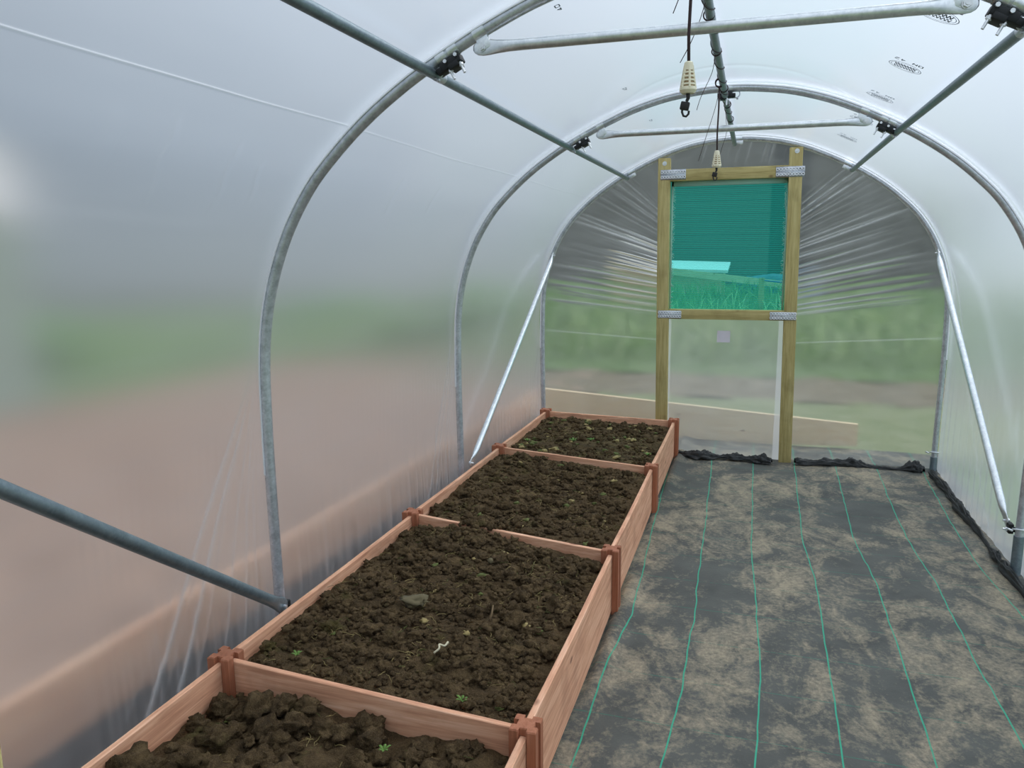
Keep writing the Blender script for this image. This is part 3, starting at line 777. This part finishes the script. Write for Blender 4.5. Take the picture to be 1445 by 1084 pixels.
# ------------------------------------------------------------------ printed marks on the sheet
def print_mark(y, sx_, k):
    """oval stamp and mirrored text on the inner side of the sheet"""
    s0 = s_of_x(.655 if y < 3 else .672)
    D_ = [d for d in [0]]
    def onfilm(u, v, e=0):                     # u across (towards +x), v along the tunnel away from camera
        s = s0-u; x, z, nx, nz = at_s(s, FO)
        yy = y+v; d = 0
        for a, b in zip(HY[:-1], HY[1:]):
            if a <= yy <= b: d = -.014*math.sin(PI*(yy-a)/(b-a))**.8
        d -= .0016
        return (x+nx*d, yy, z+nz*d)
    mb = MB()
    def stroke(P, w_):
        for a, b in zip(P[:-1], P[1:]):
            a = np.array(a); b = np.array(b); t = b-a; l = np.linalg.norm(t)
            if l < 1e-6: continue
            nn = np.array([t[1], -t[0]])/l*w_/2
            c = [a+nn, b+nn, b-nn, a-nn]
            mb.add([onfilm(*q) for q in c], [(0, 1, 2, 3)])
    el_ = lambda a, b, n_=40: [(a*math.cos(t), b*math.sin(t)) for t in np.linspace(0, 2*PI, n_)]
    stroke(el_(.060, .050), .0028); stroke(el_(.052, .041), .0022)
    for r_, (h_, yc_) in enumerate(((.022, .014), (.026, -.014))):
        P = []
        for q in range(15):
            u = -.040+.080*q/14; P.append((u, yc_+(h_/2 if q % 2 else -h_/2)))
        stroke(P, .0042 if r_ else .0034)
        stroke([(-.040, yc_+h_/2), (.040, yc_+h_/2)], .002)
    # mirrored characters ON 42, read right to left
    def ch(c, u0, v0, w_=.014, h_=.022):
        G = {'O': [[(0, 0), (1, 0), (1, 1), (0, 1), (0, 0)]], 'N': [[(0, 0), (0, 1), (1, 0), (1, 1)]], '4': [[(.8, 0), (.8, 1), (0, .35), (1, .35)]], '2': [[(0, .8), (.3, 1), (1, .8), (.9, .5), (0, 0), (1, 0)]]}
        for st in G[c]: stroke([(u0-a*w_, v0+b*h_) for a, b in st], .0042)
    u = .052
    for c in 'ON 42':
        if c != ' ': ch(c, u, -.088)
        u -= .022
    o = mb.build('printed_stamp', 'ink', ceiling, smooth=False)
    return o
for i, y in enumerate((2.68, 3.31, 3.95, 4.60, 5.26)): print_mark(y, 1, i)
def small_mark(x, y):
    mb = MB(); s0 = s_of_x(x)
    for (u, v, chs) in ((0, 0, 'O'), (.0, .03, '4')):
        G = {'O': [(0, 0), (1, 0), (1, 1), (0, 1), (0, 0)], '4': [(.8, 0), (.8, 1), (0, .35), (1, .35)]}[chs]
        P = [(a*.014, v+b*.02) for a, b in G]
        for a, b in zip(P[:-1], P[1:]):
            a = np.array(a); b = np.array(b); t = b-a; nn = np.array([t[1], -t[0]])/np.linalg.norm(t)*.002
            V = []
            for q in (a+nn, b+nn, b-nn, a-nn):
                yy = y+q[1]; d = 0
                for e, f in zip(HY[:-1], HY[1:]):
                    if e <= yy <= f: d = -.014*math.sin(PI*(yy-e)/(f-e))**.8
                xx, zz, nx, nz = at_s(s0-q[0], FO+d-.0016); V.append((xx, yy, zz))
            mb.add(V, [(0, 1, 2, 3)])
    mb.build('printed_number', 'ink', ceiling, smooth=False)
for y in (2.50, 2.84, 3.80, 4.75): small_mark(-.455, y)

# ------------------------------------------------------------------ raised bed
YL = [.50, 1.915, 3.36, 4.74, 5.95]; YR = [.50, 1.905, 3.27, 4.69, 6.06]
BXL, BXR, ZL, ZR = -1.418, -.392, .348, .300
bed = empty('raised_bed', 'long pink-brown timber raised bed of four bays along the left wall', 'raised bed', (-.9, 3.2, 0))
def cpost(x, y, zt, k):
    w_ = .040; s_ = .0125; d_ = .014; g = .0
    P = [(-w_, -w_), (-s_, -w_), (-s_, -w_+d_), (s_, -w_+d_), (s_, -w_), (w_, -w_), (w_, -s_), (w_-d_, -s_), (w_-d_, s_), (w_, s_), (w_, w_), (s_, w_), (s_, w_-d_), (-s_, w_-d_), (-s_, w_), (-w_, w_), (-w_, s_), (-w_+d_, s_), (-w_+d_, -s_), (-w_, -s_)]
    mb = MB(); ch = .004
    f = lambda p: Vector((x+p.x, y+p.y, p.z))
    V = []; kk = len(P)
    for z, sc_ in ((-.01, 1), (zt-ch, 1), (zt, .93)):
        V += [(x+a*sc_, y+b*sc_, z) for a, b in P]
    Fc = [tuple(range(kk))[::-1], tuple(range(2*kk, 3*kk))]
    for l in range(2):
        for i in range(kk): Fc.append((l*kk+i, l*kk+(i+1) % kk, (l+1)*kk+(i+1) % kk, (l+1)*kk+i))
    mb.add(V, Fc).build('corner_post', 'post_wood_z', bed, smooth=False)
def board(a, b, za, zb, zlo, m, name, th=.0105):
    a = Vector((a[0], a[1], 0)); b = Vector((b[0], b[1], 0)); d = (b-a).normalized(); nn = Vector((d.y, -d.x, 0))*th
    nseg = 14; V = []; Fc = []
    ph = random.uniform(0, 99)
    for i in range(nseg+1):
        t = i/nseg; p = a.lerp(b, t); zt = za+(zb-za)*t+.0015*noise.noise(Vector((t*5, ph, 0))); bow = nn.normalized()*(.003*math.sin(PI*t))
        c = .0022
        ring_ = [p-nn+bow+Vector((0, 0, zlo)), p-nn+bow+Vector((0, 0, zt-c)), p-nn*.75+bow+Vector((0, 0, zt)), p+nn*.75+bow+Vector((0, 0, zt)), p+nn+bow+Vector((0, 0, zt-c)), p+nn+bow+Vector((0, 0, zlo))]
        V += ring_
    for i in range(nseg):
        for q in range(6): Fc.append((i*6+q, i*6+(q+1) % 6, i*6+6+(q+1) % 6, i*6+6+q))
    Fc.append((0, 1, 2, 3, 4, 5)[::-1]); Fc.append(tuple(nseg*6+q for q in range(6)))
    return MB().add(V, Fc).build(name, m, bed, smooth=False)
g = .028
for i in range(5):
    cpost(BXL, YL[i], ZL+.006, i); cpost(BXR, YR[i], ZR+.006, i)
    board((BXL+g, YL[i]), (BXR-g, YR[i]), ZL-.012, ZR-.010, .02, 'bed_wood_x', 'end_board' if i in (0, 4) else 'divider_board')
    if i < 4:
        board((BXL, YL[i]+g), (BXL, YL[i+1]-g), ZL-.006, ZL-.014, .02, 'bed_wood_y', 'side_board')
        o = board((BXR, YR[i]+g), (BXR, YR[i+1]-g), ZR-.004, ZR-.018, .015, 'bed_wood_y', 'side_board')
# crumbs of earth lying on the board tops belong to the soil below

# ------------------------------------------------------------------ soil bays
zb = lambda x: ZL+(ZR-ZL)*(x-BXL)/(BXR-BXL)
blabels = ['heap of large dark soil clods in the nearest bay of the raised bed', 'dark crumbly soil filling the second bay, cut by a divider board at its front corner',
           'dark crumbly soil in the third bay from the camera', 'dark soil with green weeds in the farthest bay before the end wall']
for b in range(4):
    x0, x1 = BXL+.014, BXR-.014
    step = .0095 if b == 0 else (.0085 if b == 1 else .011)
    nx_ = int((x1-x0)/step); ny_ = int(1.40/step)
    tx = np.linspace(0, 1, nx_); ty = np.linspace(0, 1, ny_)
    TX, TY = np.meshgrid(tx, ty)
    XX = x0+(x1-x0)*TX
    Y0 = YL[b]+(YR[b]-YL[b])*TX+.014; Y1 = YL[b+1]+(YR[b+1]-YL[b+1])*TX-.014
    YY = Y0+(Y1-Y0)*TY
    ZZ = np.zeros_like(XX)
    lev = (-.085, -.045, -.040, -.045)[b]; amp = (1.5, 1.0, .85, .8)[b]
    for j in range(XX.shape[0]):
        for i in range(XX.shape[1]):
            x, y = XX[j, i], YY[j, i]; p = Vector((x, y, 0))
            d1 = noise.voronoi(p*(13 if b == 0 else 22))[0][0]; d2 = noise.voronoi(Vector((x+9, y, 0))*48)[0][0]
            ZZ[j, i] = zb(x)+lev + .020*amp*noise.noise(p*3.2+Vector((0, 0, b*7))) + (.026 if b == 0 else .016)*amp*(.42-d1) + .007*(.4-d2) + .010*amp*noise.noise(p*14)
            ed = min(TX[j, i], 1-TX[j, i])*(x1-x0); ed2 = min(TY[j, i], 1-TY[j, i])*1.35
            ZZ[j, i] -= .014*math.exp(-ed/.05)+.012*math.exp(-ed2/.05)
            if b == 1: ZZ[j, i] += .040*math.exp(-((x+1.04)/.13)**2-((y-3.25)/.10)**2) + .014*math.exp(-((x+1.0)/.35)**2-((y-3.0)/.35)**2)
            if b == 2: ZZ[j, i] += .02*math.exp(-((x+1.2)/.2)**2-((y-4.5)/.2)**2)
    mb = MB()
    idx = np.arange(XX.size).reshape(XX.shape)
    mb.add(np.stack([XX, YY, ZZ], -1).reshape(-1, 3).tolist(), np.stack([idx[:-1, :-1], idx[:-1, 1:], idx[1:, 1:], idx[1:, :-1]], -1).reshape(-1, 4).tolist(), 0)
    def surf(tx_, ty_):
        return float(ZZ[int(ty_*(ny_-1)), int(tx_*(nx_-1))]), float(XX[int(ty_*(ny_-1)), int(tx_*(nx_-1))]), float(YY[int(ty_*(ny_-1)), int(tx_*(nx_-1))])
    cnt = (420, 2000, 1300, 800)[b]
    for q in range(cnt):
        z, x, y = surf(random.uniform(.03, .97), random.uniform(.02, .98))
        if b == 0:
            r = random.choice((.012, .016, .022, .03, .036, .044))*random.uniform(.8, 1.15)
        else: r = min(.034, .005+random.expovariate(1/.0055))
        x = min(max(x, x0+r*1.15), x1-r*1.15)
        yb0 = YL[b]+(YR[b]-YL[b])*(x-BXL)/(BXR-BXL)+.014+r*1.15; yb1 = YL[b+1]+(YR[b+1]-YL[b+1])*(x-BXL)/(BXR-BXL)-.014-r*1.15
        y = min(max(y, yb0), yb1)
        mb.ico((x, y, z+r*.35), r, 3 if r > .017 else 2, .42, 1.9, (random.uniform(.85, 1.2), random.uniform(.85, 1.2), random.uniform(.65, .95)))
    if b == 1:   # earth spilling over the divider to the third bay
        for q in range(70):
            x = random.gauss(-1.04, .05); y = 3.345+random.uniform(-.05, .05); r = random.uniform(.006, .016)
            mb.ico((x, y, zb(x)-.010+r*.5+.012*math.exp(-((x+1.04)/.05)**2)), r, 2, .34, 1.7)
    # dead grass, roots, green shoots worked into the clods
    for q in range((420, 620, 420, 520)[b]):
        if q % 9 == 0: cxr, cyr = random.uniform(.05, .95), random.uniform(.05, .95)
        z, x, y = surf(min(.97, max(.03, cxr+random.gauss(0, .035))), min(.97, max(.03, cyr+random.gauss(0, .03))))
        a = random.uniform(0, 6.28); l = random.uniform(.012, .045); zz = z+random.uniform(.006, .02)
        P = [Vector((x, y, zz-.008))]; dz = random.uniform(.1, .8)
        for st_ in range(5):
            a += random.gauss(0, .55); dz = dz*.6+random.gauss(-.12, .3)
            P.append(P[-1]+Vector((math.cos(a), math.sin(a), dz)).normalized()*l*.26)
        mb.tube(P, [random.uniform(.0006, .0012)]*5+[.0004], 4, True, random.choice((1, 1, 1, 2)))
    m_, n_ = (None, None)
    if 'dry_root' not in M: plain('dry_root', sr(150, 132, 84), .9, 0, .2, 50)
    if 'moss' not in M: plain('moss', sr(88, 94, 44), .9, 0, .3, 50)
    for q in range((14, 18, 20, 80)[b]):
        z, x, y = surf(random.uniform(.06, .94), random.uniform(.06, .94))
        mb.ico((x, y, z+.006), random.uniform(.006, .018), 2, .6, 3, (1.3, 1.3, .6), 2 if q % 2 else 1)
    o = mb.build('soil', ['soil', 'dry_root', 'moss'])
    tag(o, blabels[b], 'soil', 'soil bays of the raised bed', 'stuff')

# a few single things lying on the soil
def on_soil(x, y, dz=0): return (x, y, zb(x)-.03+dz)
o = MB().ico((-1.02, 2.52, zb(-1.02)-.02), .040, 3, .4, 1.6, (1.3, .8, .45)).build('flat_clod', 'stone'); tag(o, 'flat greenish clod on the left half of the second bay', 'clod')
o = MB().ico((-.60, 1.62, .245), .019, 3, .3, 1.6, (1.1, 1, .8)).build('pebble', 'pebble'); tag(o, 'pale yellowish pebble among the clods of the nearest bay, low right', 'pebble')
o = MB().ico((-.86, 2.95, .315), .012, 2, .3, 1.6).build('pebble', 'stone'); tag(o, 'small pale pebble in the back half of the second bay', 'pebble')
o = MB().tube(catmull([np.array(p) for p in [(-.80, 2.19, .305), (-.785, 2.20, .318), (-.79, 2.215, .324), (-.775, 2.225, .316), (-.77, 2.24, .322), (-.775, 2.255, .308)]], 5), .0035, 7).build('curled_root', 'pale_root'); tag(o, 'pale curled root on the front half of the second bay', 'root')
o = MB().tube([(-.705, 2.48, .288), (-.70, 2.50, .312), (-.705, 2.53, .330)], [.005, .004, .003], 7).build('twig', 'twig'); tag(o, 'short brown twig poking up in the middle of the second bay', 'twig')
def sprig(x, y, z, label, k=1.0):
    root = empty('seedling', label, 'weed', (x, y, z), 'green weeds in the beds')
    for q in range(6):
        a = q*1.1+x*9; l = .022*k*random.uniform(.7, 1.2); d = Vector((math.cos(a), math.sin(a), 0)); nn = Vector((-d.y, d.x, 0))
        b0 = Vector((x, y, z)); 
        V = []
        for t, w_ in ((0, .1), (.4, 1), (.75, .8), (1, .05)):
            c = b0+d*l*t+Vector((0, 0, .7*l*math.sin(t*2)+.004)); V += [c-nn*.005*k*w_, c+nn*.005*k*w_]
        V2 = [Vector(v)+Vector((0, 0, -.0008)) for v in V]
        Fc = [(0, 1, 3, 2), (2, 3, 5, 4), (4, 5, 7, 6)]; Fc += [tuple(i+8 for i in f[::-1]) for f in Fc]
        Fc += [(0, 2, 10, 8), (2, 4, 12, 10), (4, 6, 14, 12), (1, 9, 11, 3), (3, 11, 13, 5), (5, 13, 15, 7)]
        MB().add(V+V2, Fc).build('leaf', 'green_leaf', root)
sprig(-.62, 1.99, .275, 'bright green weed near the front right of the second bay', .9)
sprig(-1.22, 2.02, .315, 'thin green weed near the front left corner of the second bay', .8)
sprig(-.75, 1.72, .265, 'green weed among the clods of the nearest bay', .9)
sprig(-1.28, 4.95, .325, 'bright green weed at the left front of the farthest bay', 1.2)
sprig(-.98, 5.05, .32, 'green weed in the middle of the farthest bay, left of its neighbour', 1.4)
sprig(-.87, 5.12, .315, 'green weed in the middle of the farthest bay, right of its neighbour', 1.4)
sprig(-.45, 4.95, .285, 'yellow-green weed at the right side of the farthest bay', 1.4)

# ------------------------------------------------------------------ outside
def gr(name, x0, x1, y0, y1, z, m, f=None, nx_=60, ny_=60):
    X, Y = np.meshgrid(np.linspace(x0, x1, nx_), np.linspace(y0, y1, ny_))
    Z = np.full_like(X, z)+(f(X, Y) if f is not None else 0)
    o = grid_mesh(name, X, Y, Z, m); tag(o, kind='structure'); return o
gr('ground', -60, 60, -40, 80, -.12, 'grass_ground')
gr('earth_ground', -9.2, -1.80, -4, 11.0, -.09, 'bare_earth', lambda X, Y: .03*np.sin(X*5+Y*3)*np.cos(Y*4-X))
gr('worn_ground', -1.6, 5.5, 6.86, 9.6, -.088, 'worn_grass')
gr('earth_ground', -5.4, 6, 9.4, 11.8, -.085, 'dug_earth', lambda X, Y: .03*np.sin(X*5+Y*3)*np.cos(Y*4-X))
MB().box((-1.965, .0, -.02), (-1.93, 6.8, .115)).build('sheet_upstand', 'sheet_edge', floor)
o = MB().box((-1.97, .0, .115), (-1.925, 6.9, .335), .003).build('timber_edging', 'plank_y', auto=40); tag(o, 'long pinkish plank lying on edge outside the left wall', 'plank')
bm_ = MB(); V = []
for x, zt in ((-1.64, .375), (1.04, .195)):
    for y in (6.80, 6.845):
        V += [(x, y, -.09 if x < 0 else .01), (x, y, zt)]
bm_.add(V, [(0, 1, 5, 4), (2, 6, 7, 3), (1, 3, 7, 5), (0, 4, 6, 2), (0, 2, 3, 1), (4, 5, 7, 6)])
o = bm_.build('timber_edging', 'plank_x', smooth=False); tag(o, 'pale tan plank standing just outside the end wall', 'plank')
# bank of long grass behind the end wall
bank = lambda X, Y: 0.85*np.clip((Y-11.4)/2.6, 0, 1)**.8
gr('bank_ground', -12, 12, 11.3, 22, -.08, 'grass_ground', bank)
rr = random.Random(9); mb = MB()
for k in range(4200):
    x = rr.uniform(-4.2, 5.0); y = rr.uniform(11.6, 14.6); z = -.08+float(bank(0, np.array(y))); h = rr.uniform(.14, .36)
    a = rr.uniform(0, 6.28); l = rr.uniform(.02, .2); w_ = rr.uniform(.005, .010)
    p = [Vector((x, y, z-.02)), Vector((x+math.cos(a)*l*.4, y+math.sin(a)*l*.4, z+h*.6)), Vector((x+math.cos(a)*l, y+math.sin(a)*l, z+h))]
    mb.tube(p, [w_, w_*.8, w_*.15], 3, False)
for k in range(420):
    x = rr.uniform(-2.6, 2.6); y = rr.uniform(11.7, 13.2); z = -.08+float(bank(0, np.array(y))); h = rr.uniform(.25, .62); a = rr.uniform(0, 6.28); l = rr.uniform(.05, .35)
    p = [Vector((x+math.cos(a)*l*t**2, y+math.sin(a)*l*t**2, z+h*(t-.25*t*t))) for t in (0, .3, .6, .85, 1)]
    mb.tube(p, [.006, .006, .005, .004, .001], 3, False, 1)
o = mb.build('long_grass', ['grass_blade', 'pale_blade']); tag(o, 'long green grass on the bank seen through the green netting', 'grass', kind='stuff')
# building behind
hs = empty('clad_building', 'large grey building with horizontal cladding behind the green netting', 'building', (0, 20, 0))
MB().box((-5.5, 20, .4), (.46, 26, 4.9)).build('clad_wall', 'cladding', hs, smooth=False)
MB().box((.46, 20.25, .4), (1.25, 26, 4.9)).build('recessed_door', 'dark_door', hs, smooth=False)
MB().box((1.25, 20, .4), (8.0, 26, 4.9)).build('clad_wall', 'cladding', hs, smooth=False)
mb = MB(); mb.add([(-6, 19.6, 4.8), (8.4, 19.6, 4.8), (8.4, 26.4, 4.8), (-6, 26.4, 4.8), (-6, 23, 7.0), (8.4, 23, 7.0)], [(0, 1, 5, 4), (2, 3, 4, 5), (0, 4, 3), (1, 2, 5), (3, 2, 1, 0)])
mb.build('roof', 'slate', hs, smooth=False)
sh = empty('low_shed', 'low white-roofed structure seen through the netting above the grass', 'shed', (-.9, 15.5, .9))
MB().box((-2.3, 15.4, .7), (-.42, 16.6, 1.15)).build('shed_wall', 'plank_x', sh, smooth=False)
mb = MB(); mb.add([(-2.5, 15.2, 1.30), (-.33, 15.2, 1.23), (-.33, 16.8, 1.36), (-2.5, 16.8, 1.43), (-2.5, 15.2, 1.25), (-.33, 15.2, 1.18), (-.33, 16.8, 1.31), (-2.5, 16.8, 1.38)], [(0, 1, 2, 3), (7, 6, 5, 4), (0, 4, 5, 1), (1, 5, 6, 2), (2, 6, 7, 3), (3, 7, 4, 0)])
mb.build('shed_roof', 'white_roof', sh, smooth=False)
fr = empty('low_fence', 'beige rail across the grass below the low white roof', 'fence', (-.55, 15.0, .7))
MB().obox((-.55, 14.98, 1.12), (1.9, .02, .062), (.9929, 0, -.119), (0, 1, 0), (.119, 0, .9929)).build('rail', 'plank_x', fr, smooth=False)
for x in (-2.3, -.4, 1.2): MB().box((x-.03, 15.0, .6), (x+.03, 15.05, 1.12-.12*(x+.55)+.05)).build('stake', 'treated_z', fr, smooth=False)
o = MB().ico((.62, 16.0, .82), .42, 4, .12, 1.4, (1.9, .6, .75)).build('tarpaulin_heap', 'blue_tarp'); tag(o, 'low heap under blue sheeting right of the white roof', 'tarpaulin')
o = MB().box((.235, 13.15, .40), (.325, 13.24, 1.16)).build('fence_post', 'treated_z', smooth=False); tag(o, 'yellowish post in the long grass beyond the netting', 'post')
o = MB().tube(catmull([np.array(p) for p in [(.32, 13.14, 1.12), (.7, 13.1, 1.08), (1.2, 13.1, 1.02)]], 8), .012, 6).build('rope', 'blue_rope'); tag(o, 'blue rope running right from the yellowish post', 'rope')
# bushes
def bush(x, y, z, r, m, label, sq=(1, 1, 1)):
    mb = MB(); 
    for q in range(9):
        a = random.uniform(0, 6.28); d = r*random.uniform(.2, .65)
        mb.ico((x+math.cos(a)*d*sq[0], y+math.sin(a)*d*sq[1], z+r*random.uniform(.3, .8)*sq[2]), r*random.uniform(.45, .65), 3, .35, 2.6, sq)
    o = mb.build('bush', m); tag(o, label, 'bush', 'bushes outside the tunnel'); return o
bl = [(-14.0, 9.4, 0, 1.2, 'bush', 'bright green bush outside the left wall behind the nearest hoop'),
      (-10.6, 14.4, 0, 1.1, 'bush', 'green bush outside the left wall between the first two hoops'),
      (-7.0, 13.4, 0, 1.1, 'bush', 'light green bush just left of the end wall'), (7.4, 12.8, 0, 1.15, 'bush', 'light green bush right of the door beyond the end wall')]
for x, y, z, r, m_, lb in bl: bush(x, y, z, r, m_, lb, (1.3, 1.3, .95))
wsh = empty('glint_stand_in', 'added white-topped shed standing in for a bright glint at the left edge of the frame', 'shed', (-10.3, 5.7, 0))  # invented shed, added to give the bright blurred glint
plain('sage', sr(150, 162, 146), .8)
MB().box((-11.5, 4.6, -.1), (-9.1, 6.9, 2.75)).build('shed_wall', 'sage', wsh, smooth=False)
MB().box((-11.5, 4.6, 2.75), (-9.08, 6.92, 3.75)).build('glint_wall', 'glint_white', wsh, smooth=False)
mb = MB(); mb.add([(-9.0, 4.5, 3.7), (-9.0, 7.0, 3.7), (-11.7, 7.0, 3.7), (-11.7, 4.5, 3.7), (-9.0, 5.75, 4.1), (-11.7, 5.75, 4.1)], [(0, 1, 4), (2, 3, 5), (1, 2, 5, 4), (3, 0, 4, 5), (3, 2, 1, 0)])
mb.build('shed_roof', 'white_roof', wsh, smooth=False)
